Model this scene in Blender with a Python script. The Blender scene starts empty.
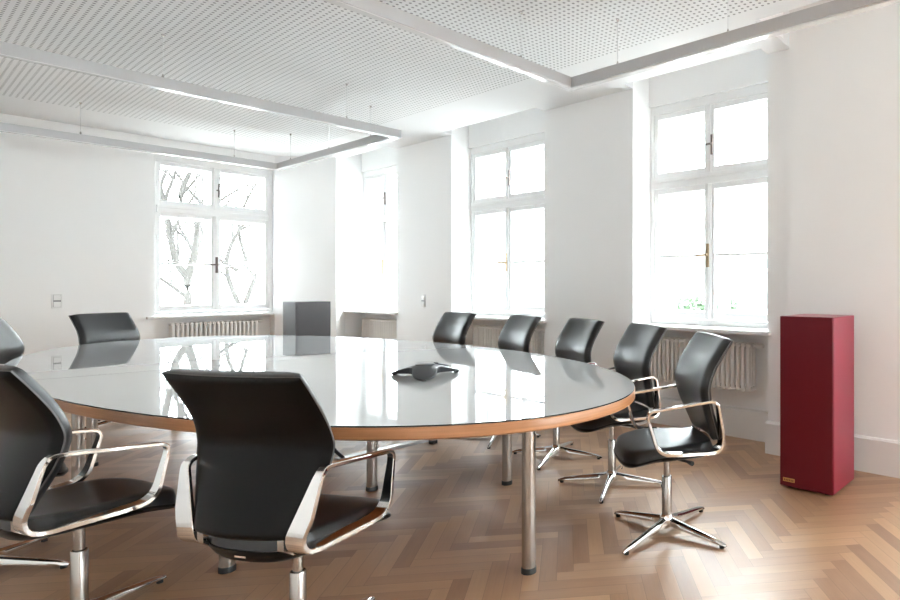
import bpy, bmesh, math, random
from mathutils import Vector, Matrix, Euler
PI = math.pi
scn = bpy.context.scene
COL = scn.collection
rnd = random.Random(7)

# ------------------------------------------------------------------ helpers
def tag(o, label=None, cat=None, group=None, kind=None):
    if label: o['label'] = label
    if cat: o['category'] = cat
    if group: o['group'] = group
    if kind: o['kind'] = kind
    return o

def empty(name, loc=(0, 0, 0), rz=0.0, parent=None):
    o = bpy.data.objects.new(name, None)
    o.empty_display_size = 0.1
    COL.objects.link(o)
    o.location = loc
    o.rotation_euler = (0, 0, rz)
    if parent: o.parent = parent
    return o

def obj(name, bm, mats, parent=None, loc=None, rz=0.0, sharp=38, weld=True, bevel=0.0, segs=2):
    if weld:
        bmesh.ops.remove_doubles(bm, verts=bm.verts, dist=1e-5)
    bmesh.ops.recalc_face_normals(bm, faces=bm.faces)
    a = math.radians(sharp)
    for f in bm.faces: f.smooth = True
    for e in bm.edges:
        if len(e.link_faces) == 2:
            e.smooth = e.calc_face_angle(0) < a
    me = bpy.data.meshes.new(name)
    bm.to_mesh(me); bm.free()
    if not isinstance(mats, (list, tuple)): mats = [mats]
    for m in mats: me.materials.append(m)
    o = bpy.data.objects.new(name, me)
    COL.objects.link(o)
    if loc: o.location = loc
    o.rotation_euler = (0, 0, rz)
    if parent: o.parent = parent
    if bevel:
        m = o.modifiers.new('edge', 'BEVEL'); m.width = bevel; m.segments = segs
        m.limit_method = 'ANGLE'; m.angle_limit = math.radians(40)
        m.harden_normals = False
    return o

def copy_tree(o, parent=None):
    c = o.copy(); COL.objects.link(c)
    if parent: c.parent = parent
    for ch in list(o.children): copy_tree(ch, c)
    return c

def B(): return bmesh.new()

def box(bm, x0, x1, y0, y1, z0, z1, mi=0):
    vs = [bm.verts.new(p) for p in ((x0,y0,z0),(x1,y0,z0),(x1,y1,z0),(x0,y1,z0),(x0,y0,z1),(x1,y0,z1),(x1,y1,z1),(x0,y1,z1))]
    for q in ((0,3,2,1),(4,5,6,7),(0,1,5,4),(1,2,6,5),(2,3,7,6),(3,0,4,7)):
        f = bm.faces.new([vs[i] for i in q]); f.material_index = mi
    return bm

def prism(bm, pts, z0, z1, mi=0):
    lo = [bm.verts.new((x, y, z0)) for x, y in pts]; hi = [bm.verts.new((x, y, z1)) for x, y in pts]
    n = len(pts)
    bm.faces.new(lo[::-1]).material_index = mi; bm.faces.new(hi).material_index = mi
    for i in range(n):
        bm.faces.new((lo[i], lo[(i+1) % n], hi[(i+1) % n], hi[i])).material_index = mi
    return bm

def loft(bm, rings, cap=True, closed=False, mi=0):
    R = [[bm.verts.new(p) for p in r] for r in rings]
    n = len(R[0]); m = len(R)
    for k in range(m if closed else m - 1):
        a, b = R[k], R[(k+1) % m]
        for i in range(n):
            f = bm.faces.new((a[i], a[(i+1) % n], b[(i+1) % n], b[i])); f.material_index = mi
    if cap and not closed:
        bm.faces.new(R[0][::-1]).material_index = mi; bm.faces.new(R[-1]).material_index = mi
    return bm

def lathe(bm, prof, seg=24, cx=0, cy=0, mi=0):
    rings = [[(cx + r*math.cos(2*PI*i/seg), cy + r*math.sin(2*PI*i/seg), z) for i in range(seg)] for r, z in prof]
    return loft(bm, rings, True, False, mi)

def tube(bm, pts, rad, seg=8, mi=0):
    pts = [Vector(p) for p in pts]
    rings = []
    up = Vector((0, 0, 1))
    for i, p in enumerate(pts):
        d = (pts[min(i+1, len(pts)-1)] - pts[max(i-1, 0)]).normalized()
        a = d.cross(up)
        if a.length < 1e-3: a = d.cross(Vector((1, 0, 0)))
        a.normalize(); b = a.cross(d).normalized()
        r = rad[i] if isinstance(rad, (list, tuple)) else rad
        rings.append([p + a*(r*math.cos(2*PI*k/seg)) + b*(r*math.sin(2*PI*k/seg)) for k in range(seg)])
    return loft(bm, rings, True, False, mi)

def grid_solid(bm, fa, fb, ns, nt, mi=0):
    """closed slab between two grids fa(s,t), fb(s,t)"""
    S = [-1 + 2*i/ns for i in range(ns+1)]; T = [j/nt for j in range(nt+1)]
    A = [[bm.verts.new(fa(s, t)) for s in S] for t in T]
    Bv = [[bm.verts.new(fb(s, t)) for s in S] for t in T]
    for j in range(nt):
        for i in range(ns):
            bm.faces.new((A[j][i], A[j][i+1], A[j+1][i+1], A[j+1][i]))
            bm.faces.new((Bv[j][i], Bv[j+1][i], Bv[j+1][i+1], Bv[j][i+1]))
    for i in range(ns):
        bm.faces.new((A[0][i+1], A[0][i], Bv[0][i], Bv[0][i+1]))
        bm.faces.new((A[nt][i], A[nt][i+1], Bv[nt][i+1], Bv[nt][i]))
    for j in range(nt):
        bm.faces.new((A[j][0], A[j+1][0], Bv[j+1][0], Bv[j][0]))
        bm.faces.new((A[j+1][ns], A[j][ns], Bv[j][ns], Bv[j+1][ns]))
    for f in bm.faces: f.material_index = mi
    return bm

def interp(tab, x):
    if x <= tab[0][0]: return tab[0][1]
    for (a, va), (b, vb) in zip(tab, tab[1:]):
        if x <= b:
            k = (x - a)/(b - a)
            return va + (vb - va)*k
    return tab[-1][1]

def catmull(P, n):
    out = []
    m = len(P)
    for k in range(n + 1):
        x = k/n*(m - 1); i = min(int(x), m - 2); t = x - i
        p0, p1, p2, p3 = P[max(i-1, 0)], P[i], P[i+1], P[min(i+2, m-1)]
        out.append(tuple(0.5*(2*b + (c - a)*t + (2*a - 5*b + 4*c - d)*t*t + (3*b - a - 3*c + d)*t**3) for a, b, c, d in zip(p0, p1, p2, p3)))
    return out

# ------------------------------------------------------------------ materials
def lin(c):
    return tuple(((v/255)/12.92 if v/255 <= 0.04045 else ((v/255 + 0.055)/1.055)**2.4) for v in c)

def mat(name, col, rough=0.5, metal=0.0, coat=0.0, coat_r=0.05, spec=0.5, noise=0.0, nscale=20.0, bump=0.0, bscale=200.0):
    m = bpy.data.materials.new(name); m.use_nodes = True
    nt = m.node_tree; b = nt.nodes['Principled BSDF']
    b.inputs['Base Color'].default_value = (*col, 1)
    b.inputs['Roughness'].default_value = rough
    b.inputs['Metallic'].default_value = metal
    b.inputs['Coat Weight'].default_value = coat
    b.inputs['Coat Roughness'].default_value = coat_r
    b.inputs['Specular IOR Level'].default_value = spec
    tc = nt.nodes.new('ShaderNodeTexCoord')
    if noise:
        n = nt.nodes.new('ShaderNodeTexNoise'); n.inputs['Scale'].default_value = nscale; n.inputs['Detail'].default_value = 4
        nt.links.new(tc.outputs['Object'], n.inputs['Vector'])
        mx = nt.nodes.new('ShaderNodeMix'); mx.data_type = 'RGBA'
        mx.inputs['A'].default_value = (*[v*(1 - noise) for v in col], 1)
        mx.inputs['B'].default_value = (*[min(1, v*(1 + noise)) for v in col], 1)
        nt.links.new(n.outputs['Fac'], mx.inputs['Factor']); nt.links.new(mx.outputs['Result'], b.inputs['Base Color'])
    if bump:
        n2 = nt.nodes.new('ShaderNodeTexNoise'); n2.inputs['Scale'].default_value = bscale; n2.inputs['Detail'].default_value = 3
        nt.links.new(tc.outputs['Object'], n2.inputs['Vector'])
        bp = nt.nodes.new('ShaderNodeBump'); bp.inputs['Strength'].default_value = bump; bp.inputs['Distance'].default_value = 0.002
        nt.links.new(n2.outputs['Fac'], bp.inputs['Height']); nt.links.new(bp.outputs['Normal'], b.inputs['Normal'])
    return m

M = {}
M['wall'] = mat('white plaster', (0.89, 0.89, 0.89), 0.85, noise=0.012, nscale=3, bump=0.05, bscale=60)
M['ceil'] = mat('white ceiling paint', (0.87, 0.87, 0.87), 0.9)
M['wood_white'] = mat('white window paint', (0.84, 0.84, 0.84), 0.35)
M['base_white'] = mat('white skirting paint', (0.80, 0.795, 0.785), 0.4)
M['rad'] = mat('radiator enamel', (0.80, 0.79, 0.77), 0.35)
M['chrome'] = mat('polished aluminium', (0.86, 0.85, 0.84), 0.09, 1.0)
M['steel'] = mat('brushed steel', (0.50, 0.475, 0.45), 0.24, 1.0, noise=0.05, nscale=6)
M['leather'] = mat('black leather', (0.015, 0.0155, 0.017), 0.33, spec=0.55, bump=0.12, bscale=350)
M['shell'] = mat('black chair shell', (0.004, 0.0037, 0.0037), 0.36, spec=0.17, bump=0.05, bscale=500)
M['blackplastic'] = mat('black plastic', (0.02, 0.02, 0.02), 0.45)
M['trim'] = mat('grey edge piping', (0.13, 0.13, 0.13), 0.35, 0.6)
M['lamp'] = mat('satin aluminium', (0.56, 0.56, 0.57), 0.42, 0.35)
M['diff'] = mat('lamp diffuser acrylic', (0.78, 0.78, 0.78), 0.12, coat=0.5)
M['red'] = mat('dark red lacquer', (0.26, 0.004, 0.032), 0.38, coat=0.35, coat_r=0.30, noise=0.06, nscale=9)
M['redfront_shaded'] = mat('red grille cloth with painted shade', (0.135, 0.003, 0.010), 0.55, spec=0.35, noise=0.06, nscale=160)  # cloth colour darkened to carry the shade on the side facing the room
M['grey'] = mat('anthracite lacquer', (0.085, 0.085, 0.095), 0.38, coat=0.4, coat_r=0.28)
M['greyfront'] = mat('anthracite grille cloth', (0.10, 0.10, 0.108), 0.6)
M['gold'] = mat('gold badge', (0.75, 0.50, 0.20), 0.35, 0.9)
M['golddark'] = mat('badge relief', (0.25, 0.13, 0.05), 0.5, 0.6)
M['brass'] = mat('old brass', (0.42, 0.31, 0.20), 0.4, 0.85)
M['bronze'] = mat('dark bronze', (0.16, 0.13, 0.12), 0.45, 0.7)
M['phone'] = mat('charcoal phone plastic', (0.036, 0.038, 0.042), 0.36, spec=0.45)
M['phone_grille'] = mat('phone speaker mesh', (0.13, 0.135, 0.145), 0.5, noise=0.25, nscale=400)
M['keys'] = mat('phone keys', (0.45, 0.46, 0.48), 0.4)
M['lcd'] = mat('phone display', (0.42, 0.46, 0.45), 0.08)
M['switch'] = mat('switch plastic', (0.82, 0.82, 0.81), 0.3)
M['switchgap'] = mat('switch joint', (0.30, 0.30, 0.30), 0.5)
M['duct'] = mat('light aluminium duct', (0.80, 0.80, 0.80), 0.25, 0.3)
M['rubber'] = mat('cable rubber', (0.015, 0.015, 0.015), 0.55)
M['bark'] = mat('bark', (0.030, 0.027, 0.024), 0.9, noise=0.3, nscale=30)
M['render'] = mat('pale facade render', (0.74, 0.73, 0.71), 0.9, noise=0.03, nscale=2)
M['facadeglass'] = mat('facade glass', (0.05, 0.06, 0.065), 0.08)
M['leaf'] = mat('shrub leaves', (0.042, 0.080, 0.032), 0.6, noise=0.35, nscale=7)
M['ground'] = mat('courtyard gravel', (0.42, 0.41, 0.39), 0.95, noise=0.15, nscale=40)

def glass_mat():
    m = bpy.data.materials.new('window glass'); m.use_nodes = True
    nt = m.node_tree; nt.nodes.clear()
    o = nt.nodes.new('ShaderNodeOutputMaterial'); t = nt.nodes.new('ShaderNodeBsdfTransparent'); g = nt.nodes.new('ShaderNodeBsdfGlossy')
    t.inputs['Color'].default_value = (0.97, 0.98, 0.975, 1); g.inputs['Roughness'].default_value = 0.0
    f = nt.nodes.new('ShaderNodeFresnel'); f.inputs['IOR'].default_value = 1.45
    x = nt.nodes.new('ShaderNodeMixShader')
    ge = nt.nodes.new('ShaderNodeNewGeometry'); mm = nt.nodes.new('ShaderNodeMath'); mm.operation = 'SUBTRACT'; mm.use_clamp = True
    nt.links.new(f.outputs[0], mm.inputs[0]); nt.links.new(ge.outputs['Backfacing'], mm.inputs[1])
    nt.links.new(mm.outputs[0], x.inputs[0]); nt.links.new(t.outputs[0], x.inputs[1]); nt.links.new(g.outputs[0], x.inputs[2])
    nt.links.new(x.outputs[0], o.inputs['Surface'])
    return m
M['glass'] = glass_mat()

class NT:
    """tiny node-graph helper"""
    def __init__(s, m): s.nt = m.node_tree
    def n(s, t, **kw):
        x = s.nt.nodes.new(t)
        for k, v in kw.items(): setattr(x, k, v)
        return x
    def sock(s, x, i, v):
        if isinstance(v, (int, float)): x.inputs[i].default_value = v
        elif isinstance(v, tuple): x.inputs[i].default_value = v
        else: s.nt.links.new(v, x.inputs[i])
    def m(s, op, a, b=0.0, c=None):
        x = s.n('ShaderNodeMath', operation=op); s.sock(x, 0, a); s.sock(x, 1, b)
        if c is not None: s.sock(x, 2, c)
        return x.outputs[0]
    def mixf(s, f, a, b):
        x = s.n('ShaderNodeMix', data_type='FLOAT'); s.sock(x, 0, f); s.sock(x, 2, a); s.sock(x, 3, b); return x.outputs[0]
    def mixc(s, f, a, b):
        x = s.n('ShaderNodeMix', data_type='RGBA'); s.sock(x, 'Factor', f); s.sock(x, 'A', a); s.sock(x, 'B', b); return x.outputs['Result']
    def xyz(s, a, b, c=0.0):
        x = s.n('ShaderNodeCombineXYZ'); s.sock(x, 0, a); s.sock(x, 1, b); s.sock(x, 2, c); return x.outputs[0]

def parquet_mat():
    m = bpy.data.materials.new('oak herringbone parquet'); m.use_nodes = True
    b = m.node_tree.nodes['Principled BSDF']; N = NT(m)
    geo = N.n('ShaderNodeNewGeometry'); sp = N.n('ShaderNodeSeparateXYZ'); N.nt.links.new(geo.outputs['Position'], sp.inputs[0])
    X, Y = sp.outputs[0], sp.outputs[1]
    w, n = 0.072, 6.0
    k0 = 1/(math.sqrt(2)*w)
    u = N.m('MULTIPLY', N.m('SUBTRACT', N.m('ADD', X, 20.03), Y), k0)
    v = N.m('MULTIPLY', N.m('ADD', N.m('ADD', X, 20.03), Y), k0)
    i = N.m('FLOOR', u); j = N.m('FLOOR', v)
    k = N.m('FLOORED_MODULO', N.m('SUBTRACT', i, j), 2*n)
    horiz = N.m('LESS_THAN', k, n - 0.5)
    i0 = N.m('SUBTRACT', i, k)
    j0 = N.m('SUBTRACT', j, N.m('SUBTRACT', 2*n - 1, k))
    al_h = N.m('SUBTRACT', u, i0); ac_h = N.m('SUBTRACT', v, j)
    al_v = N.m('SUBTRACT', v, j0); ac_v = N.m('SUBTRACT', u, i)
    al = N.mixf(horiz, al_v, al_h); ac = N.mixf(horiz, ac_v, ac_h)
    idx = N.mixf(horiz, i, i0); idy = N.mixf(horiz, j0, j)
    wn = N.n('ShaderNodeTexWhiteNoise', noise_dimensions='3D'); N.nt.links.new(N.xyz(idx, idy, horiz), wn.inputs['Vector'])
    r1 = wn.outputs['Value']; sc = N.n('ShaderNodeSeparateXYZ'); N.nt.links.new(wn.outputs['Color'], sc.inputs[0])
    # joints
    ea = N.m('MINIMUM', al, N.m('SUBTRACT', n, al)); ec = N.m('MINIMUM', ac, N.m('SUBTRACT', 1.0, ac))
    e = N.m('MINIMUM', ea, ec)
    joint = N.m('LESS_THAN', e, 0.014)
    # grain
    g = N.n('ShaderNodeTexNoise'); g.inputs['Scale'].default_value = 1.0; g.inputs['Detail'].default_value = 5; g.inputs['Roughness'].default_value = 0.6
    N.nt.links.new(N.xyz(N.m('MULTIPLY', al, 0.35), N.m('MULTIPLY', ac, 9.0), N.m('MULTIPLY', r1, 40.0)), g.inputs['Vector'])
    g2 = N.n('ShaderNodeTexNoise'); g2.inputs['Scale'].default_value = 1.0; g2.inputs['Detail'].default_value = 2
    N.nt.links.new(N.xyz(N.m('MULTIPLY', al, 0.25), N.m('MULTIPLY', ac, 1.3), N.m('MULTIPLY', sc.outputs[0], 60.0)), g2.inputs['Vector'])
    t = N.m('ADD', N.m('MULTIPLY', r1, 0.55), N.m('ADD', N.m('MULTIPLY', g.outputs['Fac'], 0.30), N.m('MULTIPLY', g2.outputs['Fac'], 0.25)))
    cr = N.n('ShaderNodeValToRGB'); N.nt.links.new(t, cr.inputs[0])
    cr.color_ramp.elements[0].position = 0.18; cr.color_ramp.elements[0].color = (0.265, 0.135, 0.068, 1)
    cr.color_ramp.elements[1].position = 0.92; cr.color_ramp.elements[1].color = (0.56, 0.335, 0.18, 1)
    col = N.mixc(N.m('MULTIPLY', joint, 0.55), cr.outputs[0], (0.10, 0.045, 0.02, 1))
    N.nt.links.new(col, b.inputs['Base Color'])
    rg = N.m('ADD', 0.36, N.m('ADD', N.m('MULTIPLY', g.outputs['Fac'], 0.10), N.m('MULTIPLY', sc.outputs[1], 0.06)))
    N.nt.links.new(rg, b.inputs['Roughness'])
    b.inputs['Specular IOR Level'].default_value = 1.0
    # each board lies very slightly out of level, with the fibres along its length
    tilt = N.m('MULTIPLY', N.m('SUBTRACT', sc.outputs[2], 0.5), 0.022); tilt2 = N.m('MULTIPLY', N.m('SUBTRACT', sc.outputs[0], 0.5), 0.022)
    nv = N.n('ShaderNodeVectorMath', operation='NORMALIZE'); N.nt.links.new(N.xyz(tilt, tilt2, 1.0), nv.inputs[0])
    bp = N.n('ShaderNodeBump'); bp.inputs['Strength'].default_value = 0.25; bp.inputs['Distance'].default_value = 0.001
    h = N.m('SUBTRACT', N.m('MULTIPLY', g.outputs['Fac'], 0.35), joint)
    N.nt.links.new(h, bp.inputs['Height']); N.nt.links.new(nv.outputs[0], bp.inputs['Normal'])
    N.nt.links.new(bp.outputs['Normal'], b.inputs['Normal'])
    b.inputs['Anisotropic'].default_value = 0.3; b.inputs['Coat Weight'].default_value = 0.4; b.inputs['Coat Roughness'].default_value = 0.36
    s = N.mixf(horiz, 1.0, -1.0)
    N.nt.links.new(N.xyz(1.0, s, 0.0), b.inputs['Tangent'])
    return m
M['parquet'] = parquet_mat()

def perforated_mat():
    m = bpy.data.materials.new('perforated acoustic board'); m.use_nodes = True
    b = m.node_tree.nodes['Principled BSDF']; N = NT(m)
    b.inputs['Roughness'].default_value = 0.9
    geo = N.n('ShaderNodeNewGeometry'); sp = N.n('ShaderNodeSeparateXYZ'); N.nt.links.new(geo.outputs['Position'], sp.inputs[0])
    X, Y = sp.outputs[0], sp.outputs[1]
    p = 0.040
    fx = N.m('SUBTRACT', N.m('FLOORED_MODULO', N.m('DIVIDE', X, p), 1.0), 0.5); fy = N.m('SUBTRACT', N.m('FLOORED_MODULO', N.m('DIVIDE', Y, p), 1.0), 0.5)
    d = N.m('SQRT', N.m('ADD', N.m('MULTIPLY', fx, fx), N.m('MULTIPLY', fy, fy)))
    hole = N.m('LESS_THAN', d, 0.225)
    for a in (N.m('LESS_THAN', X, 3.36), N.m('LESS_THAN', Y, 8.0), N.m('GREATER_THAN', X, -0.8), N.m('GREATER_THAN', Y, -4.2)):
        hole = N.m('MULTIPLY', hole, a)
    N.nt.links.new(N.mixc(hole, (0.75, 0.75, 0.755, 1), (0.28, 0.28, 0.28, 1)), b.inputs['Base Color'])
    return m
M['perf'] = perforated_mat()

def oak_edge_mat():
    m = bpy.data.materials.new('cherry table edge'); m.use_nodes = True
    b = m.node_tree.nodes['Principled BSDF']; N = NT(m)
    tc = N.n('ShaderNodeTexCoord'); mp = N.n('ShaderNodeMapping'); mp.inputs['Scale'].default_value = (1.6, 1.6, 60)
    N.nt.links.new(tc.outputs['Object'], mp.inputs[0])
    g = N.n('ShaderNodeTexNoise'); g.inputs['Scale'].default_value = 2.0; g.inputs['Detail'].default_value = 6; N.nt.links.new(mp.outputs[0], g.inputs['Vector'])
    N.nt.links.new(N.mixc(g.outputs['Fac'], (0.36, 0.150, 0.062, 1), (0.66, 0.33, 0.155, 1)), b.inputs['Base Color'])
    b.inputs['Roughness'].default_value = 0.33
    return m
M['edge'] = oak_edge_mat()
M['tableglass'] = mat('pale grey back-painted glass', (0.47, 0.47, 0.475), 0.012, spec=0.62)
M['glassedge'] = mat('dark glass edge', (0.02, 0.022, 0.022), 0.15)
M['underside'] = mat('table underside', (0.16, 0.10, 0.06), 0.6)

# ------------------------------------------------------------------ the room
WX, WB, FY, H = 4.07, 4.36, 8.85, 2.98          # pier face, recess back, far wall, ceiling
RX0, RY0 = -1.35, -4.9
TOP = 3.30
CEIL_EDGE = 3.94
# window recesses along the right wall, the last two unseen and added for light: (recess y0, y1, window y0, y1)
REC = [(7.115, 8.46, 7.36, 8.46), (4.40, 5.955, 4.62, 5.955), (1.978, 3.276, 2.035, 3.276), (-0.62, 0.70, -0.58, 0.68), (-2.75, -1.00, -2.72, -1.03), (-4.75, -3.05, -4.72, -3.08)]
WZ0, WZ1 = 0.905, 2.864
def struct(o, label, cat): return tag(o, label, cat, kind='structure')

bm = B(); box(bm, RX0-0.2, 4.8, RY0-0.2, FY+0.4, -0.12, 0.0)
struct(obj('floor', bm, M['parquet']), 'oak herringbone parquet floor with a satin sheen', 'floor')

# right wall with piers, recesses, aprons and heads
bm = B()
ys = [RY0 - 0.2]
for r in sorted(REC): ys += [r[0], r[1]]
for a, b_ in ((RY0-0.2, REC[5][0]), (REC[5][1], REC[4][0]), (REC[4][1], REC[3][0]), (REC[3][1], REC[2][0]), (REC[2][1], REC[1][0]), (REC[1][1], REC[0][0])):
    box(bm, WX, 4.75, a, b_, 0, TOP)
for (a, b_, wa, wb) in REC:
    box(bm, WB, 4.75, a, b_, 0, WZ0-0.03)
    box(bm, 4.30, 4.75, a, b_, WZ1, TOP)
    if wa > a: box(bm, 4.30, 4.75, a, wa, WZ0-0.03, WZ1)
    if wb < b_: box(bm, 4.30, 4.75, wb, b_, WZ0-0.03, WZ1)
# splayed room corner
prism(bm, [(3.33, FY), (3.845, 8.24), (4.07, 8.46), (4.75, 8.46), (4.75, 9.25), (3.33, 9.25)], 0, TOP)
struct(obj('wall_right', bm, M['wall'], weld=False), 'white plaster wall with three tall window recesses', 'wall')
bm = B(); box(bm, 4.04, 4.0705, 0.72, 1.795, 0, TOP)
struct(obj('trim_1', bm, M['wall']), 'flat white wall lining beside the near window recess', 'wall lining')
# far wall with window opening and radiator niche
FWX0, FWX1, FZ0, FZ1 = 2.055, 3.325, 0.88, 2.80
bm = B()
box(bm, RX0-0.2, FWX0, FY, 9.25, 0, TOP); box(bm, FWX0, 3.331, FY, 9.25, FZ1, TOP); box(bm, FWX0-0.0, 3.331, FY+0.16, 9.25, 0, FZ0-0.03)
struct(obj('wall_far', bm, M['wall'], weld=False), 'white far wall with one tall window', 'wall')
bm = B(); box(bm, RX0-0.2, RX0, RY0-0.2, 9.25, 0, TOP)
struct(obj('wall_left', bm, M['wall']), 'white left wall of the meeting room', 'wall')
FILL_WIN = [(1.95, 3.80)]  # unseen window opening, added to fill the near end with light
bm = B()
xs = [RX0-0.2] + [v for w_ in FILL_WIN for v in w_] + [4.75]
for k in range(0, len(xs), 2): box(bm, xs[k], xs[k+1], RY0-0.2, RY0, 0, TOP)
for a, b_ in FILL_WIN: box(bm, a, b_, RY0-0.2, RY0, 0, WZ0); box(bm, a, b_, RY0-0.2, RY0, 2.864, TOP)
struct(obj('wall_back', bm, M['wall'], weld=False), 'white wall behind the near end of the room', 'wall')

# ceiling: suspended perforated board, notched in front of the window recesses
bm = B()
box(bm, RX0-0.1, CEIL_EDGE, 1.795, FY+0.2, H, H+0.03); box(bm, RX0-0.1, 3.50, RY0-0.1, 1.795, H, H+0.03)
for a, b_ in ((1.795, REC[2][0]), (REC[2][1], REC[1][0]), (REC[1][1], REC[0][0])):
    box(bm, CEIL_EDGE, WX-0.001, a, b_, H, TOP)
c = struct(obj('ceiling', bm, M['perf'], weld=False), 'white suspended acoustic ceiling with fine round perforations', 'ceiling')
bm = B(); box(bm, RX0-0.2, 4.76, RY0-0.2, 9.25, TOP, TOP+0.1)
box(bm, CEIL_EDGE-0.02, CEIL_EDGE, 1.795, 8.4, H+0.03, TOP); box(bm, 3.48, 3.50, RY0, 1.795, H+0.03, TOP); box(bm, 3.50, CEIL_EDGE-0.001, 1.797, 1.81, H+0.031, TOP)
struct(obj('ceiling_slab', bm, M['ceil'], weld=False), 'white raised soffit above the window recesses', 'ceiling')

# skirting boards
def skirt(bm, a, b_, nrm, h=0.235, d=0.05):
    """board from a to b (2-D), standing out by d along nrm, with a chamfered top"""
    ax, ay = a; bx, by = b_; nx, ny = nrm
    r = []
    for (x, y) in (a, b_):
        r.append([(x, y, 0), (x+nx*d, y+ny*d, 0), (x+nx*d, y+ny*d, h-0.012), (x+nx*(d-0.008), y+ny*(d-0.008), h-0.004), (x+nx*0.02, y+ny*0.02, h), (x, y, h)])
    loft(bm, r)
bm = B()
skirt(bm, (4.045, 0.72), (4.045, 1.795), (-1, 0), d=0.03)
for a, b_ in ((1.795, REC[2][0]), (REC[2][1], REC[1][0]), (REC[1][1], REC[0][0])):
    skirt(bm, (WX, a), (WX, b_), (-1, 0))
for (a, b_, wa, wb) in REC[:3]:
    skirt(bm, (WB, a), (WB, b_), (-1, 0), d=0.06)
    skirt(bm, (WX, b_), (WB, b_), (0, -1), d=0.012)
skirt(bm, (3.33, FY), (3.845, 8.24), (-0.764, -0.645))
struct(obj('baseboard_right', bm, M['base_white'], weld=False), 'tall white skirting board along the window wall', 'skirting board')
bm = B(); skirt(bm, (RX0, FY), (FWX0, FY), (0, -1)); skirt(bm, (FWX0, FY+0.16), (3.33, FY+0.16), (0, -1), d=0.05)
struct(obj('baseboard_far', bm, M['base_white'], weld=False), 'white skirting board along the far wall', 'skirting board')
bm = B(); skirt(bm, (RX0, RY0), (RX0, FY), (1, 0))
struct(obj('baseboard_left', bm, M['base_white'], weld=False), 'white skirting board along the left wall', 'skirting board')

# ------------------------------------------------------------------ windows (built across local X, looking along +Y, depth +Y)
def frame_bars(bm, x0, x1, z0, z1, wl, wr, wb, wt, y0, y1):
    box(bm, x0, x0+wl, y0, y1, z0, z1); box(bm, x1-wr, x1, y0, y1, z0, z1)
    box(bm, x0+wl, x1-wr, y0, y1, z0, z0+wb); box(bm, x0+wl, x1-wr, y0, y1, z1-wt, z1)

def make_window(idx, width, z0, z1, label, handle, outer=True):
    """double-layer wooden casement window; origin at left bottom inside corner, local x along the wall, y outward"""
    W = width; ht = z1 - z0
    fr = B()
    zt0, zt1 = 2.115 - z0, 2.20 - z0                     # transom
    frame_bars(fr, 0, W, 0, ht, 0.036, 0.036, 0.045, 0.075, 0.0, 0.09)
    box(fr, 0.045, W-0.045, -0.012, 0.09, zt0, zt1)
    box(fr, 0.045, W-0.045, -0.024, 0.0, zt0+0.055, zt1+0.006)
    if outer:   # reveal lining to the outer window
        for a, b_ in ((0, 0.02), (W-0.02, W)): box(fr, a, b_, 0.09, 0.30, 0, ht)
        box(fr, 0.02, W-0.02, 0.09, 0.30, 0, 0.02); box(fr, 0.02, W-0.02, 0.09, 0.30, ht-0.02, ht)
        frame_bars(fr, 0.02, W-0.02, 0.02, ht-0.02, 0.06, 0.06, 0.06, 0.09, 0.24, 0.30)
        box(fr, 0.05, W-0.05, 0.24, 0.30, zt0+0.0, zt1)
    win = obj('window_%d' % idx, fr, M['wood_white'], weld=False, bevel=0.004)
    struct(win, label, 'window')
    c = W/2
    def sash(x0, x1, za, zb, muntin, y0=0.012, y1=0.06, s=0.058):
        b = B(); frame_bars(b, x0, x1, za, zb, s, s, s+0.015, s, y0, y1)
        if muntin is not None: box(b, x0+s, x1-s, y0+0.01, y1-0.008, muntin-0.011, muntin+0.011)
        so = obj('sash', b, M['wood_white'], win, weld=False, bevel=0.003)
        g = B(); box(g, x0+s-0.004, x1-s+0.004, (y0+y1)/2-0.002, (y0+y1)/2+0.002, za+s+0.01, zb-s+0.004)
        obj('pane', g, M['glass'], so, weld=False)
        return so
    mz = 1.507 - z0
    for lay in ((0, 1) if outer else (0,)):
        d = 0.0 if lay == 0 else 0.238
        s = 0.046 if lay == 0 else 0.046
        for (xa, xb) in ((0.036, c-0.003), (c+0.003, W-0.036)):
            sash(xa, xb, 0.05, zt0, mz, 0.012+d, 0.06+d, s)
            sash(xa, xb, zt1, ht-0.075, None, 0.012+d, 0.06+d, s)
    b = B(); box(b, c-0.024, c+0.024, -0.006, 0.014, 0.05, zt0); box(b, c-0.013, c+0.013, -0.016, -0.004, 0.05, zt0)
    obj('cover_strip', b, M['wood_white'], win, weld=False, bevel=0.004)
    b = B(); box(b, c-0.02, c+0.02, -0.002, 0.014, zt1, ht-0.075)
    obj('cover_strip', b, M['wood_white'], win, weld=False, bevel=0.003)
    # espagnolette handle with back plate
    b = B(); box(b, c-0.013, c+0.013, -0.022, -0.012, mz-0.105, mz+0.095)
    tube(b, [(c, -0.02, mz), (c, -0.05, mz)], 0.011, 10); tube(b, [(c-0.01, -0.052, mz+0.0), (c-0.06, -0.058, mz-0.004), (c-0.085, -0.054, mz-0.006)], [0.010, 0.008, 0.010], 10)
    obj('handle', b, handle, win, weld=False)
    b = B(); box(b, c+0.022, c+0.040, -0.004, 0.014, zt1+0.16, zt1+0.33); tube(b, [(c+0.031, -0.0, zt1+0.25), (c+0.031, -0.03, zt1+0.245), (c-0.005, -0.034, zt1+0.242)], 0.008, 8)
    obj('latch', b, M['bronze'], win, weld=False)
    b = B()
    for zz in (0.35, zt0-0.3, zt1+0.25): 
        tube(b, [(0.047, -0.006, zz-0.03), (0.047, -0.006, zz+0.03)], 0.008, 8); tube(b, [(W-0.047, -0.006, zz-0.03), (W-0.047, -0.006, zz+0.03)], 0.008, 8)
    obj('hinge', b, M['wood_white'], win, weld=False)
    return win
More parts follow.
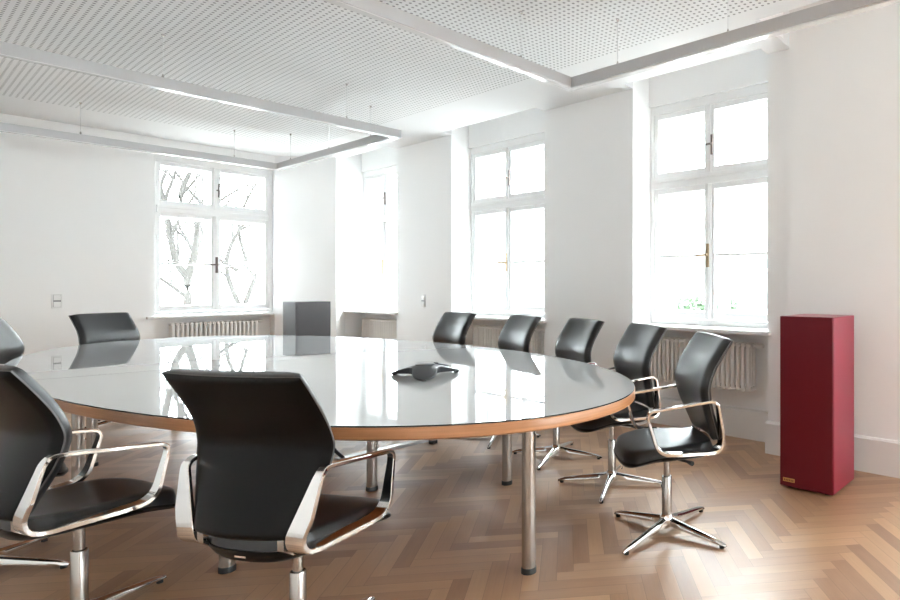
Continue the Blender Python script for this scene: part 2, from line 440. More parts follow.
def sill(name, x0, x1, y0, y1, parent_label, z=0.875):
    b = B(); box(b, x0, x1, y0, y1, z, z+0.03)
    return struct(obj(name, b, M['wood_white'], bevel=0.006), parent_label, 'window sill')
WHERE = ['farthest on the right wall, beside the corner', 'in the middle of the right wall', 'on the right wall, behind the near chairs', 'on the right wall at the near end of the room', 'on the right wall behind the viewpoint, unseen and added for daylight', 'rearmost on the right wall, unseen and added to brighten the room']
for n, (a, b_, wa, wb) in enumerate(REC):
    w = make_window(n+1, wb-wa, WZ0, WZ1, 'tall white four-sash window ' + WHERE[n], M['brass'])
    w.location = (4.325, wb, WZ0); w.rotation_euler = (0, 0, -PI/2)
    if n < 3:
        bm = B(); box(bm, 4.02, WX, a-0.03, b_+0.004, 0.875, 0.903); box(bm, WX, 4.36, a+0.001, b_-0.001, 0.875, 0.903)
        struct(obj('trim_%d' % (n+2), bm, M['wood_white'], weld=False, bevel=0.005), 'white window sill board of the window ' + WHERE[n], 'window sill')
w = make_window(7, FWX1-FWX0, FZ0+0.005, FZ1, 'tall white four-sash window on the far wall, bare tree behind it', M['bronze'])
w.location = (FWX0, FY+0.07, FZ0+0.005)
for (a, b_) in FILL_WIN:
    w = make_window(8, b_-a, WZ0, WZ1, 'white four-sash window behind the viewpoint, unseen and added as fill light', M['brass'], outer=False)
    w.location = (b_, RY0-0.05, WZ0); w.rotation_euler = (0, 0, PI)
bm = B(); box(bm, FWX0-0.07, 3.30, FY-0.05, FY+0.001, 0.852, 0.880); box(bm, FWX0+0.001, 3.325, FY, FY+0.16, 0.852, 0.880)
struct(obj('trim_5', bm, M['wood_white'], weld=False, bevel=0.005), 'white window sill board of the far wall window', 'window sill')

# ------------------------------------------------------------------ radiators
def make_radiator_protos():
    b = B()
    for y in (-0.045, 0.0, 0.045):
        tube(b, [(0, y, 0.035), (0, y, 0.365)], 0.0170, 8)
    for z in (0.025, 0.372):
        rings = []
        for k in range(9):
            y = -0.055 + 0.11*k/8; q = math.sqrt(max(0.05, 1-(abs(y)/0.062)**4))
            rings.append([(0.0215*math.cos(t)*1.0, y, z + 0.022*q*math.sin(t)) for t in [2*PI*i/10 for i in range(10)]])
        loft(b, rings)
    return b
RADSEC = None
def radiator(n, loc, rz, label, flip=1, bk_=0.098):
    global RADSEC
    root = empty('radiator', loc, rz); tag(root, label, 'radiator', 'white column radiators under the windows')
    for i in range(n):
        if RADSEC is None:
            RADSEC = obj('radiator_section', make_radiator_protos(), M['rad'], root, weld=False); s = RADSEC
        else:
            s = RADSEC.copy(); COL.objects.link(s); s.parent = root
        s.location = ((i - (n-1)/2)*0.046, 0, 0)
    xe = flip*(n/2*0.046)
    b = B(); tube(b, [(xe-flip*0.02, 0, 0.372), (xe+flip*0.05, 0, 0.372), (xe+flip*0.05, 0.05, 0.372)], 0.010, 8)
    lathe_pts = [(xe+flip*0.02, 0, 0.372), (xe+flip*0.03, 0, 0.372), (xe+flip*0.075, 0, 0.372), (xe+flip*0.085, 0, 0.372)]
    tube(b, lathe_pts, [0.016, 0.02, 0.02, 0.016], 12)
    obj('valve', b, M['rad'], root, weld=False)
    for s_ in (-1, 1):
        x = s_*(n/2-2)*0.046
        for za in (0.30, 0.06):
            b = B(); box(b, x-0.012, x+0.012, -0.03, bk_, za, za+0.022); obj('wall_bracket', b, M['rad'], root, weld=False)
    return root
radiator(22, (4.26, 2.70, 0.395), -PI/2, 'white column radiator behind the two nearest window-side chairs')
radiator(23, (4.26, 5.20, 0.395), -PI/2, 'white column radiator under the middle window of the right wall')
radiator(20, (4.26, 7.80, 0.395), -PI/2, 'white column radiator under the last window of the right wall, beside the corner')
radiator(20, (2.68, FY+0.075, 0.40), 0, 'white column radiator under the far wall window', bk_=0.083)

# ------------------------------------------------------------------ wall switches
def switch(name, loc, rz, n, label):
    r = empty(name, loc, rz); tag(r, label, 'light switch')
    b = B(); box(b, -0.041, 0.041, -0.010, 0, -0.041-0.036*(n-1), 0.041+0.036*(n-1)); obj('switch_frame', b, M['switch'], r, bevel=0.003)
    for i in range(n):
        zc = (i-(n-1)/2)*0.072
        b = B(); box(b, -0.028, 0.028, -0.016, -0.009, zc-0.028, zc+0.028); obj('rocker', b, M['switch'], r, bevel=0.003)
    b = B(); box(b, -0.030, 0.030, -0.0104, -0.0096, -0.030-0.036*(n-1), 0.030+0.036*(n-1)); obj('joint', b, M['switchgap'], r)
    return r
switch('light_switch', (1.25, FY, 1.08), 0, 2, 'white double light switch on the far wall left of the window')
switch('light_switch', (WX, 6.52, 1.06), -PI/2, 2, 'white light switch on the pier between two right-hand windows')

# ------------------------------------------------------------------ suspended light frames
def light_frame(x0, x1, y0, y1, label, wires):
    z0, z1, w = 2.60, 2.675, 0.068
    root = empty('suspended_light_frame', (0, 0, 0)); tag(root, label, 'ceiling lamp', 'suspended rectangular light frames')
    def rail(pts):
        b = B()
        prism(b, pts, z0+0.004, z1); return obj('rail', b, M['lamp'], root, bevel=0.0025)
    rail([(x0, y0), (x1, y0), (x1-w, y0+w), (x0+w, y0+w)]); rail([(x1, y0), (x1, y1), (x1-w, y1-w), (x1-w, y0+w)])
    rail([(x1, y1), (x0, y1), (x0+w, y1-w), (x1-w, y1-w)]); rail([(x0, y1), (x0, y0), (x0+w, y0+w), (x0+w, y1-w)])
    i = 0.011
    for (a, b2, c2, d2) in ((x0+i, x1-i, y0+i, y0+w-i), (x0+i, x1-i, y1-w+i, y1-i), (x0+i, x0+w-i, y0+w-i, y1-w+i), (x1-w+i, x1-i, y0+w-i, y1-w+i)):
        b = B(); box(b, a, b2, c2, d2, z0, z0+0.0045); obj('diffuser', b, M['diff'], root)
    for (x, y) in wires:
        b = B(); tube(b, [(x, y, z1+0.02), (x, y, H)], 0.0016, 6); wo = obj('suspension_wire', b, M['lamp'], root)
        b = B(); lathe(b, [(0.007, z1), (0.007, z1+0.018), (0.003, z1+0.03)], 10, x, y); obj('wire_clamp', b, M['steel'], wo)
        b = B(); lathe(b, [(0.004, H-0.018), (0.010, H-0.010), (0.010, H)], 10, x, y); obj('ceiling_cap', b, M['steel'], wo)
    return root
def wires(x0, x1, y0, y1, xr):
    q = 0.034; out = []
    for x in (1.25, 2.50): out += [(x, y0+q), (x, y1-q)]
    out += [(x0+0.6, y0+q), (x0+0.6, y1-q)]
    for y in xr: out += [(x1-q, y)]
    return out
light_frame(-0.5, 2.98, 0.335, 2.955, 'slim grey rectangular light frame nearest the camera, hung on wires', wires(-0.5, 2.98, 0.335, 2.955, (2.50, 1.68, 0.9)))
light_frame(-0.5, 2.98, 5.135, 7.76, 'slim grey rectangular light frame over the far table end, hung on wires', wires(-0.5, 2.98, 5.135, 7.76, (7.40, 6.47, 5.62)))

# ------------------------------------------------------------------ table
TC, TA, TB, TN, TR = (1.738, 4.36), 1.275, 2.715, 2.1, 0.03
def outline(k=0.0, N=200):
    out = []
    for i in range(N):
        t = 2*PI*i/N; c, s = math.cos(t), math.sin(t)
        x = (TA-k)*math.copysign(abs(c)**(2/TN), c); y = (TB-k)*math.copysign(abs(s)**(2/TN), s)
        out.append((x*math.cos(TR)-y*math.sin(TR), x*math.sin(TR)+y*math.cos(TR)))
    return out
table = empty('conference_table', (TC[0], TC[1], 0)); tag(table, 'large oval conference table with pale glass top and wood edge', 'table')
bm = B()
o1, o0, oi = outline(0.0), outline(0.0), outline(0.012)
rings = [[(x, y, 0.696) for x, y in oi], [(x, y, 0.700) for x, y in outline(0.003)], [(x, y, 0.703) for x, y in o0], [(x, y, 0.741) for x, y in o1], [(x, y, 0.744) for x, y in outline(0.002)]]
loft(bm, rings)
obj('tabletop', bm, M['edge'], table)
# two glass leaves meeting at a fine seam
SEAM = lambda x: -0.045 - 0.14*x
og = outline(0.004, 400)
for s_ in (-1, 1):
    pts = [p for p in og if s_*(p[1]-SEAM(p[0])) > 0.004]
    if s_ < 0:   # keep the ring continuous across the angle wrap
        pass
    else:
        k = max(range(len(pts)), key=lambda i: (pts[i][0]-pts[i-1][0])**2 + (pts[i][1]-pts[i-1][1])**2); pts = pts[k:] + pts[:k]
    a, b_ = pts[0], pts[-1]
    pts = pts + [(b_[0], SEAM(b_[0])+s_*0.0018), (a[0], SEAM(a[0])+s_*0.0018)]
    bm = B(); prism(bm, pts, 0.7445, 0.7500)
    bm.faces.ensure_lookup_table()
    for f in bm.faces:
        f.normal_update()
        if abs(f.normal.z) < 0.5: f.material_index = 1
    obj('glass_top', bm, [M['tableglass'], M['glassedge']], table)
LEGS = [(1.742, 1.985), (2.429, 2.971), (1.866, 3.544), (2.71, 4.211), (0.958, 5.564), (0.80, 5.02), (1.653, 6.45), (0.96, 3.05), (2.55, 5.75)]
for (x, y) in LEGS:
    b = B(); lathe(b, [(0.030, 0.024), (0.030, 0.690)], 24, x-TC[0], y-TC[1]); lg = obj('leg', b, M['steel'], table)
    b = B(); lathe(b, [(0.033, 0.0), (0.033, 0.020), (0.031, 0.025)], 24, x-TC[0], y-TC[1]); obj('foot', b, M['blackplastic'], lg)
    b = B(); lathe(b, [(0.055, 0.688), (0.055, 0.697)], 24, x-TC[0], y-TC[1]); obj('mounting_plate', b, M['steel'], lg)
# black cable hose dropping from the table into the floor duct
bm = B()
P = catmull([(1.93, 4.36, 0.690), (1.925, 4.355, 0.45), (1.945, 4.35, 0.24), (2.00, 4.34, 0.10), (2.07, 4.33, 0.012)], 60)
loft(bm, [[(p[0]+(0.014+0.003*(i % 2))*math.cos(2*PI*k/10), p[1]+(0.014+0.003*(i % 2))*math.sin(2*PI*k/10), p[2]) for k in range(10)] for i, p in enumerate(P)])
tag(obj('cable_hose', bm, M['rubber'], sharp=60), 'black ribbed cable hose dropping from the table to the floor duct', 'cable')
bm = B()
loft(bm, [[(x, 4.275, 0.0), (x, 4.295, 0.016), (x, 4.365, 0.016), (x, 4.385, 0.0)] for x in (2.03, 4.0)])
tag(obj('floor_cable_duct', bm, M['duct']), 'pale flat cable duct on the floor below the table', 'cable duct')

# ------------------------------------------------------------------ conference phone
def phone(loc, rz):
    r = empty('conference_phone', loc, rz); tag(r, 'charcoal three-legged conference phone standing on the glass table', 'phone')
    b = B()
    NA, NR = 72, 14
    rings = []
    def rad(th):
        c = max(0.0, math.cos(1.5*(((th + PI/3) % (2*PI/3)) - PI/3)))
        return 0.082 + 0.118*c**3.2
    def ztop(th, q):
        r_ = rad(th)*q/0.2
        return 0.066 - 0.050*max(0.0, (r_-0.12)/0.88)**1.35 - 0.004*q**6
    def zbot(th, q):
        r_ = rad(th)*q/0.2
        return min(ztop(th, q)-0.005, 0.002 + 0.017*(1-r_**5))
    cen = b.verts.new((0, 0, 0.066)); cb = b.verts.new((0, 0, 0.03))
    T = [[b.verts.new((rad(2*PI*i/NA)*k/NR*math.cos(2*PI*i/NA), rad(2*PI*i/NA)*k/NR*math.sin(2*PI*i/NA), ztop(2*PI*i/NA, k/NR))) for i in range(NA)] for k in range(1, NR+1)]
    Bo = [[b.verts.new((rad(2*PI*i/NA)*k/NR*math.cos(2*PI*i/NA), rad(2*PI*i/NA)*k/NR*math.sin(2*PI*i/NA), zbot(2*PI*i/NA, k/NR))) for i in range(NA)] for k in range(1, NR+1)]
    for i in range(NA):
        j = (i+1) % NA
        b.faces.new((cen, T[0][i], T[0][j])); b.faces.new((cb, Bo[0][j], Bo[0][i]))
        for k in range(NR-1):
            b.faces.new((T[k][i], T[k+1][i], T[k+1][j], T[k][j])); b.faces.new((Bo[k][i], Bo[k][j], Bo[k+1][j], Bo[k+1][i]))
        b.faces.new((T[-1][i], Bo[-1][i], Bo[-1][j], T[-1][j]))
    obj('body', b, M['phone'], r, sharp=50)
    for q in range(3):
        a = 2*PI*q/3; b = B()
        lathe(b, [(0.012, 0.0), (0.012, 0.006)], 12, 0.186*math.cos(a), 0.186*math.sin(a)); obj('foot', b, M['rubber'], r)
    b = B(); lathe(b, [(0.050, 0.058), (0.052, 0.0645), (0.046, 0.068), (0.01, 0.0695)], 32); obj('speaker_grille', b, M['phone_grille'], r)
    a = 0.0
    k = empty('keypad', (0.095, 0, 0.055), 0, r); k.rotation_euler = (0, 0.34, 0)
    b = B(); box(b, -0.035, 0.035, -0.026, 0.026, -0.006, 0.003); o = obj('keypad_panel', b, M['phone_grille'], k, bevel=0.003)
    b = B()
    for i in range(4):
        for j in range(3):
            box(b, -0.005+i*0.011-0.004, -0.005+i*0.011+0.004, (j-1)*0.015-0.0055, (j-1)*0.015+0.0055, 0.003, 0.0055)
    obj('keys', b, M['keys'], k, weld=False)
    b = B(); box(b, -0.031, -0.012, -0.021, 0.021, 0.003, 0.0045); obj('display', b, M['lcd'], k)
    return r
phone((1.86, 2.965, 0.75), math.radians(-4))

# ------------------------------------------------------------------ loudspeakers
def speaker(loc, body, front, label, badge):
    r = empty('loudspeaker', loc); tag(r, label, 'loudspeaker')
    lx, ly, h = 0.38, 0.335, 1.058
    b = B(); box(b, -lx/2+0.018, lx/2, -ly/2, ly/2, 0.014, h); obj('cabinet', b, body, r, bevel=0.004)
    b = B(); box(b, -lx/2, -lx/2+0.0175, -ly/2, ly/2, 0.014, h); obj('front_grille', b, front, r, bevel=0.005)
    for sx in (-1, 1):
        for sy in (-1, 1):
            b = B(); lathe(b, [(0.018, 0.0), (0.020, 0.015)], 16, sx*(lx/2-0.05), sy*(ly/2-0.05)); obj('foot', b, M['rubber'], r)
    if badge:
        b = B(); box(b, -lx/2-0.003, -lx/2+0.001, ly/2-0.098, ly/2-0.022, 0.043, 0.066); p = obj('badge', b, M['gold'], r, bevel=0.001)
        b = B(); 
        for q in range(6): box(b, -lx/2-0.0036, -lx/2-0.0028, ly/2-0.090+q*0.0108, ly/2-0.0835+q*0.0108, 0.049, 0.060)
        obj('relief', b, M['golddark'], p, weld=False)
    return r
speaker((3.595, 1.407, 0), M['red'], M['redfront_shaded'], 'tall dark red loudspeaker column standing in front of the right wall', True)
speaker((3.10, 7.35, 0), M['grey'], M['greyfront'], 'tall dark grey loudspeaker column standing before the far corner', False)

# ------------------------------------------------------------------ conference chair (front = +X local, origin on the floor under the column)
def make_chair():
    root = empty('conference_chair')
    SEATZ = 0.0
    # backrest surface: profile (t, f, z)
    prof = catmull([(-0.245, 0.490), (-0.222, 0.558), (-0.190, 0.640), (-0.170, 0.710), (-0.166, 0.765), (-0.190, 0.835), (-0.240, 0.917), (-0.287, 0.984)], 40)
    wid = [(0.492, 0.172), (0.555, 0.196), (0.64, 0.230), (0.71, 0.250), (0.76, 0.256), (0.85, 0.249), (0.985, 0.246)]
    def bk(s, t, off, grow=0.0, topcut=0.0, botcut=0.0):
        x = (botcut + t*(1-topcut-botcut))*40; i = min(int(x), 39); q = x-i
        f = prof[i][0]*(1-q)+prof[i+1][0]*q; z = prof[i][1]*(1-q)+prof[i+1][1]*q
        d = Vector((prof[i+1][0]-prof[i][0], 0, prof[i+1][1]-prof[i][1])).normalized()
        nrm = Vector((d.z, 0, -d.x))
        w = interp(wid, z)+grow
        cv = 0.030*s*s
        return Vector((f, w*s, z)) + Vector((cv, 0, 0)) + nrm*off
    def edge(s, t, p=5): return max(0.0, (1-abs(s)**(2*p)))**0.5*max(0.0, (1-abs(2*t-1)**(4*p)))**0.5
    bm = B(); grid_solid(bm, lambda s, t: bk(s, t, 0.004+0.036*edge(s, t), -0.003), lambda s, t: bk(s, t, 0.002, -0.003), 24, 40)
    obj('backrest_cushion', bm, M['leather'], root, sharp=55)
    bm = B(); grid_solid(bm, lambda s, t: bk(s, t, 0.002, 0.002), lambda s, t: bk(s, t, -0.0025, 0.002), 20, 36)
    obj('backrest_piping', bm, M['trim'], root, sharp=40)
    bm = B(); grid_solid(bm, lambda s, t: bk(s, t, -0.0025), lambda s, t: bk(s, t, -0.0035-0.011*edge(s, t, 8)), 24, 40)
    obj('backrest_shell', bm, M['shell'], root, sharp=50)
    # seat
    def st(s, t, z, grow=0.0):
        w = interp([(0, 0.158), (0.22, 0.196), (0.55, 0.226), (1, 0.226)], t)+grow
        rear = -0.215-grow + 0.030*s**4; front = 0.258+grow - 0.055*abs(s)**3.5
        return Vector((rear+(front-rear)*t, w*s*(1-0.10*max(0, (t-0.8)/0.2)**2), z))
    def ztop(s, t): return 0.478 + 0.010*abs(s)**3 - 0.030*max(0, (t-0.62)/0.38)**2 + 0.012*max(0, (0.18-t)/0.18)**2
    bm = B(); grid_solid(bm, lambda s, t: st(s, t, ztop(s, t)-0.045*(1-edge(s, t, 6))), lambda s, t: st(s, t, ztop(s, t)-0.0455), 22, 28)
    obj('seat_cushion', bm, M['leather'], root, sharp=55)
    def zpan(s, t): return ztop(s, t)-0.0455
    bm = B(); grid_solid(bm, lambda s, t: st(s, t, zpan(s, t)-0.0005, 0.003), lambda s, t: st(s, t, zpan(s, t)-0.010-(0.034-0.018*s*s)*edge(s, t, 3), 0.003), 22, 28)
    obj('seat_shell', bm, M['shell'], root, sharp=55)
    # bright care tag at the rear of the seat shell
    bm = B(); box(bm, -0.2215, -0.2185, -0.02, 0.02, 0.424, 0.430); obj('metal_tag', bm, M['chrome'], root)
    # bracket joining back and seat
    bm = B()
    for s_ in (-1, 1):
        bm = B()
        rr = [[(x, s_*0.145+dy*0.28, z+dz) for dy, dz in ((-0.04, -0.006), (0.04, -0.006), (0.04, 0.006), (-0.04, 0.006))] for x, z in ((-0.10, 0.428), (-0.185, 0.436), (-0.222, 0.462), (-0.2235, 0.505), (-0.216, 0.53))]
        loft(bm, rr)
        obj('back_bracket', bm, M['steel'], root, weld=False, bevel=0.002)
    # loop armrests
    def arm(side):
        corners = [((-0.236, 0.440), 0.085), ((-0.180, 0.700), 0.040), ((0.165, 0.660), 0.038), ((0.112, 0.468), 0.055)]
        pts = []
        n = len(corners)
        for i in range(n):
            (p, r) = corners[i]; a = Vector(corners[i-1][0]); c_ = Vector(corners[(i+1) % n][0]); p = Vector(p)
            d1 = (a-p).normalized(); d2 = (c_-p).normalized()
            q1 = p+d1*r; q2 = p+d2*r
            for k in range(9):
                t = k/8; pts.append((q1*(1-t)**2 + p*2*t*(1-t) + q2*t*t, i))
        full = []
        m = len(pts)
        for i in range(m):
            full.append(pts[i][0])
            nx = pts[(i+1) % m][0]
            if (nx-pts[i][0]).length > 0.04:
                for k in (0.25, 0.5, 0.75): full.append(pts[i][0].lerp(nx, k))
        cen = sum((Vector(p) for p in full), Vector((0, 0)))/len(full)
        rings = []
        m = len(full)
        for i, p in enumerate(full):
            d = (full[(i+1) % m]-full[i-1]).normalized(); nn = Vector((d.y, -d.x))
            if nn.dot(p-cen) < 0: nn = -nn
            x, z = p
            low = max(0, min(1, (0.62-z)/0.16)); rear = max(0, min(1, (0.02-x)/0.2))
            wd = 0.027 + 0.019*low*(1-rear) + 0.036*rear*max(0, min(1, (0.69-z)/0.14))
            th = 0.0065 + 0.0015*low
            yc = side*(0.231 - 0.066*rear*max(0, min(1, (0.68-z)/0.18)) + wd/2)
            ch = 0.002
            sec = [(-wd/2+ch, th), (wd/2-ch, th), (wd/2, th-ch), (wd/2, -th+ch), (wd/2-ch, -th), (-wd/2+ch, -th), (-wd/2, -th+ch), (-wd/2, th-ch)]
            rings.append([(x+nn.x*o, yc+y, z+nn.y*o) for y, o in sec])
        b = B(); loft(b, rings, closed=True)
        for xx in (0.02,): box(b, xx-0.035, xx+0.035, min(side*0.205, side*0.240), max(side*0.205, side*0.240), 0.4535, 0.4615)
        return b
    for s_ in (-1, 1): obj('armrest', arm(s_), M['chrome'], root, sharp=40, weld=False)
    # mechanism and column
    bm = B(); lathe(bm, [(0.035, 0.368), (0.075, 0.378), (0.09, 0.395), (0.09, 0.43)], 24); obj('seat_mechanism', bm, M['blackplastic'], root)
    bm = B(); tube(bm, [(-0.02, 0.07, 0.388), (-0.06, 0.15, 0.392), (-0.075, 0.19, 0.392)], [0.007, 0.007, 0.012], 8); obj('tilt_lever', bm, M['blackplastic'], root)
    bm = B(); lathe(bm, [(0.0165, 0.20), (0.0165, 0.375)], 20); obj('piston', bm, M['steel'], root)
    bm = B(); lathe(bm, [(0.0255, 0.06), (0.0255, 0.279), (0.0235, 0.282), (0.0205, 0.282), (0.0195, 0.262)], 24); obj('column', bm, M['steel'], root)
    # four-star base
    bm = B(); lathe(bm, [(0.020, 0.022), (0.034, 0.030), (0.040, 0.060), (0.034, 0.082), (0.0285, 0.090)], 24)
    base = obj('base', bm, M['chrome'], root)
    for k in range(4):
        b = B(); rings = []
        for q in range(9):
            t = q/8; r = 0.018 + 0.327*t
            zt = 0.080 - 0.048*t**0.85 - 0.006*t**4; zb = 0.040 - 0.030*t**0.7
            w = 0.0215 - 0.0105*t
            if q == 8: zt -= 0.006; w *= 0.75
            rings.append([(r, -w, zb+0.004), (r, -w*0.6, zb), (r, w*0.6, zb), (r, w, zb+0.004), (r, w, zt-0.010), (r, w*0.35, zt), (r, -w*0.35, zt), (r, -w, zt-0.010)])
        loft(b, rings)
        lathe(b, [(0.012, 0.0), (0.012, 0.012)], 12, 0.322, 0, mi=1)
        obj('base_leg', b, [M['chrome'], M['rubber']], base, rz=k*PI/2, sharp=50, weld=False)
    return root

CH = [ # x, y, facing deg, base deg, label
    (0.888, 2.173, 25, 20, 'black office chair at the near table edge, back turned, centre-left foreground'),
    (0.480, 2.985, 12, 32, 'black office chair at the left edge of the picture, arm loop in full view'),
    (0.31, 3.89, 6, 45, 'black office chair hidden behind the left foreground chair, only its chrome feet showing'),
    (0.745, 6.45, -30, 10, 'black office chair at the far left, cut by the picture edge'),
    (1.42, 7.04, -63, 20, 'black office chair at the far end of the table, facing the camera'),
    (2.45, 1.752, 141, 0, 'black office chair beside the red loudspeaker, fully visible with both arm loops'),
    (2.82, 2.44, 154, 30, 'black office chair before the near radiator, second from the red loudspeaker'),
    (3.035, 3.16, 164, 25, 'black office chair at the pier between two windows, third from the red loudspeaker'),
    (3.125, 3.93, 168, -51, 'black office chair below the middle window, fourth from the red loudspeaker'),
    (3.10, 4.78, 178, 15, 'black office chair farthest from the red loudspeaker on the window side'),
]
proto = make_chair()
for i, (x, y, a, ba, lab) in enumerate(CH):
    c = proto if i == 0 else copy_tree(proto)
    c.location = (x, y, 0); c.rotation_euler = (0, 0, math.radians(a))
    tag(c, lab, 'chair', 'black conference chairs around the table')
    for ch in c.children:
        if ch.name.split('.')[0] == 'base': ch.rotation_euler = (0, 0, math.radians(ba-a))

# ------------------------------------------------------------------ outside
GZ = -1.4
bm = B(); box(bm, -30, 45, -30, 50, GZ-0.2, GZ)
struct(obj('ground', bm, M['ground']), 'pale courtyard ground outside the windows', 'ground')

def branch(bm, p, d, L, r, depth, out):
    n = 5; pts = [p]; rad = [r]; dd = d.copy(); q = p.copy()
    for k in range(n):
        dd = (dd + Vector((rnd.uniform(-1, 1), rnd.uniform(-1, 1), rnd.uniform(-0.6, 1.0)))*0.13).normalized()
        q = q + dd*(L/n); pts.append(q.copy()); rad.append(max(0.010, r*(1-0.50*(k+1)/n)))
    tube(bm, pts, rad, 6 if depth > 1 else 4)
    if depth <= 0: return
    m = 3 if depth > 1 else 4
    for i in range(m):
        k = rnd.randint(2, n) if i else n
        ax = dd.orthogonal().normalized(); ax.rotate(Matrix.Rotation(rnd.uniform(0, 2*PI), 3, dd))
        nd = dd.copy(); nd.rotate(Matrix.Rotation(math.radians(rnd.uniform(22, 55)), 3, ax))
        branch(bm, pts[k], nd, L*rnd.uniform(0.6, 0.82), rad[k]*rnd.uniform(0.6, 0.8), depth-1, out)
def tree(loc, seed, limbs, label, L=1.5):
    rnd.seed(seed)
    r = empty('bare_tree', loc); tag(r, label, 'tree', 'bare trees outside the far window')
    b = B()
    tk = limbs['trunk']
    tube(b, catmull(tk, 12), [0.085-0.025*i/12 for i in range(13)], 10); obj('trunk', b, M['bark'], r, weld=False, sharp=70)
    b = B()
    for pts, rr in limbs['limbs']:
        c = [Vector(p) for p in catmull(pts, 10)]
        tube(b, c, [rr*1.25*(1-0.45*i/10) for i in range(11)], 8)
        for k in (3, 5, 7, 8, 10):
            d = (c[min(k+1, 10)]-c[k-1]).normalized(); ax = d.orthogonal().normalized(); ax.rotate(Matrix.Rotation(rnd.uniform(0, 2*PI), 3, d))
            nd = d.copy(); nd.rotate(Matrix.Rotation(math.radians(rnd.uniform(20, 60)), 3, ax))
            branch(b, c[k], nd, L*rnd.uniform(0.5, 0.8), rr*0.62, 2, None)
    obj('branches', b, M['bark'], r, weld=False, sharp=70)
    return r
tree((3.76, 14, GZ), 3, {'trunk': [(0.0, 0, 0), (0.03, 0, 1.2), (0.0, 0, 2.3), (0.0, 0, 2.85)],
     'limbs': [([(0, 0, 2.8), (-0.18, 0.05, 3.15), (-0.28, 0.1, 3.9), (-0.42, 0.0, 4.5)], 0.055), ([(0, 0, 2.8), (0.12, 0, 3.3), (0.2, 0.1, 3.9), (0.45, 0.2, 4.6)], 0.06),
               ([(-0.1, 0, 3.9), (-0.1, 0, 4.4), (0.1, 0, 5.0), (0.3, 0.1, 5.7)], 0.045), ([(0.0, 0, 2.4), (-0.4, 0.2, 2.8), (-0.8, 0.3, 3.0)], 0.03)]}, 'bare forked tree outside, in the left half of the far window')
tree((5.5, 16.5, GZ), 11, {'trunk': [(0.0, 0, 0), (0.05, 0, 1.2), (0.0, 0, 2.0)],
     'limbs': [([(0, 0, 2.0), (-0.3, 0, 2.9), (-0.2, 0.1, 3.6), (0.2, 0.0, 4.4)], 0.05), ([(0, 0, 2.0), (0.3, 0, 2.9), (0.6, 0.1, 3.4), (0.9, 0.2, 4.2)], 0.05),
               ([(-0.1, 0, 3.0), (-0.6, 0, 3.4), (-0.9, 0, 4.2)], 0.04), ([(0.1, 0, 3.2), (0.0, 0.2, 4.2), (0.5, 0.3, 5.4)], 0.035)]}, 'bare bushy tree outside, in the right half of the far window', 1.3)

# house across the courtyard, seen through the near window
bm = B(); box(bm, 16.0, 21, -12, 30, GZ, 4.3)
house = empty('house', (0, 0, 0)); tag(house, 'pale rendered house across the courtyard outside the right windows', 'building')
obj('wall', bm, M['render'], house)
for k, (y, zc) in enumerate([(y, z) for z in (1.35,) for y in (-6.0, -2.2, 1.6, 5.0, 8.3, 11.4, 15.0, 18.6, 22.4)]):
    b = B(); frame_bars(b, -0.6, 0.6, -0.95, 0.95, 0.07, 0.07, 0.07, 0.07, -0.05, 0.02); box(b, -0.03, 0.03, -0.05, 0.02, -0.9, 0.9); box(b, -0.55, 0.55, -0.05, 0.02, 0.3, 0.36)
    box(b, -0.7, 0.7, -0.12, 0.0, -1.03, -0.95)
    f = obj('window', b, M['wood_white'], house, loc=(15.99, y, zc), rz=-PI/2, weld=False)
    b = B(); box(b, -0.55, 0.55, -0.015, -0.005, -0.9, 0.9); obj('pane', b, M['facadeglass'], f)

def shrub(loc, s, hc, seed, label):
    rnd.seed(seed)
    r = empty('shrub', loc); tag(r, label, 'shrub', 'green shrubs in the courtyard')
    b = B()
    for i in range(420):
        v = Vector((rnd.gauss(0, 1), rnd.gauss(0, 1), rnd.gauss(0, 1))).normalized()*rnd.uniform(0.55, 1.0)
        p = Vector((v.x*s, v.y*s, v.z*s*0.8+hc)); a = Vector((rnd.uniform(-1, 1), rnd.uniform(-1, 1), rnd.uniform(-0.5, 1))).normalized(); c_ = a.orthogonal().normalized()
        L = s*0.20; vs = [b.verts.new(p-a*L), b.verts.new(p+c_*L*0.45), b.verts.new(p+a*L), b.verts.new(p-c_*L*0.45)]
        b.faces.new(vs)
    obj('leaves', b, M['leaf'], r, weld=False)
    b = B()
    for i in range(6):
        a = 2*PI*i/6; tube(b, [(0.05*math.cos(a), 0.05*math.sin(a), 0), (s*0.4*math.cos(a), s*0.4*math.sin(a), hc)], [0.03, 0.012], 5)
    obj('stems', b, M['bark'], r, weld=False)
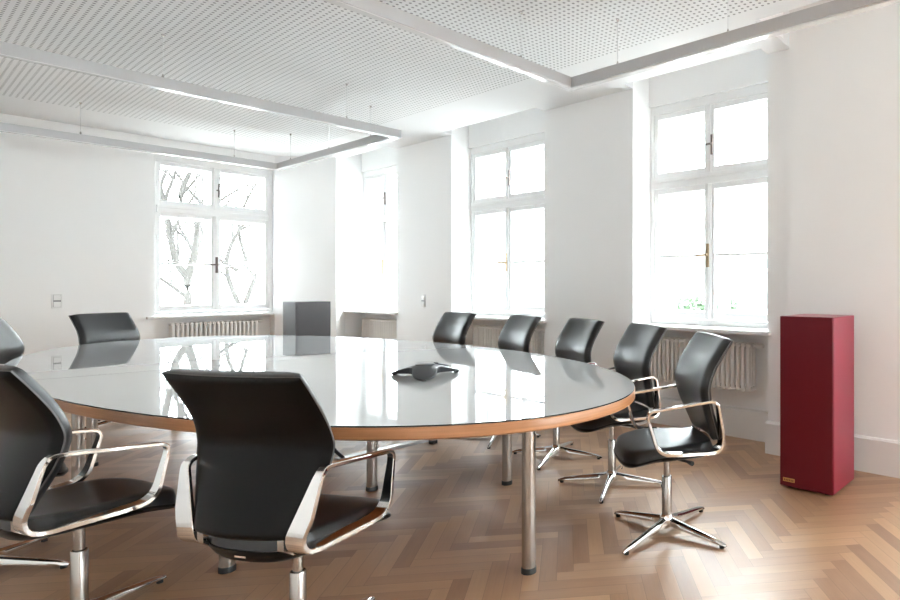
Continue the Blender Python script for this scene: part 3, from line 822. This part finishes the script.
shrub((10.6, 7.0, GZ), 0.46, 2.15, 5, 'green leafy shrub outside the near window, below its left sash')
shrub((12.4, 7.2, GZ), 0.34, 2.2, 6, 'smaller green shrub outside the near window, below its right sash')

# ------------------------------------------------------------------ light: bright overcast sky through the windows
wd = bpy.data.worlds.new('overcast sky'); scn.world = wd; wd.use_nodes = True
bg = wd.node_tree.nodes['Background']; bg.inputs[0].default_value = (0.885, 0.95, 1.0, 1); bg.inputs[1].default_value = 6.0
def portal(loc, rot, sx, sy):
    l = bpy.data.lights.new('window_portal', 'AREA'); l.shape = 'RECTANGLE'; l.size = sx; l.size_y = sy; l.cycles.is_portal = True
    o = bpy.data.objects.new('window_portal', l); COL.objects.link(o); o.location = loc; o.rotation_euler = rot
for (a, b_, wa, wb) in REC:
    portal((4.66, (wa+wb)/2, (WZ0+WZ1)/2), (0, PI/2, 0), WZ1-WZ0, wb-wa)
for a, b_ in FILL_WIN: portal(((a+b_)/2, RY0-0.22, (WZ0+WZ1)/2), (PI/2, 0, 0), b_-a, WZ1-WZ0)
portal(((FWX0+FWX1)/2, FY+0.40, (FZ0+FZ1)/2), (-PI/2, 0, 0), FWX1-FWX0, FZ1-FZ0)

# ------------------------------------------------------------------ camera
cam = bpy.data.cameras.new('camera'); co = bpy.data.objects.new('camera', cam); COL.objects.link(co)
co.location = (0, 0, 1.25); co.rotation_euler = (PI/2, 0, math.radians(36.71-90))
cam.sensor_width = 36.0; cam.lens = 592.78/900*36.0
cam.shift_x = (450-655)/900; cam.shift_y = -15/900
cam.clip_start = 0.02; cam.clip_end = 200
scn.camera = co

scn.view_settings.view_transform = 'Standard'; scn.view_settings.look = 'None'
scn.view_settings.exposure = 2.42; scn.view_settings.gamma = 1.0
scn.view_settings.use_curve_mapping = False
cy = scn.cycles
cy.use_denoising = True
cy.max_bounces = 14; cy.diffuse_bounces = 8; cy.glossy_bounces = 6; cy.transmission_bounces = 8; cy.transparent_max_bounces = 16
cy.sample_clamp_indirect = 10.0
cy.caustics_reflective = False; cy.caustics_refractive = False
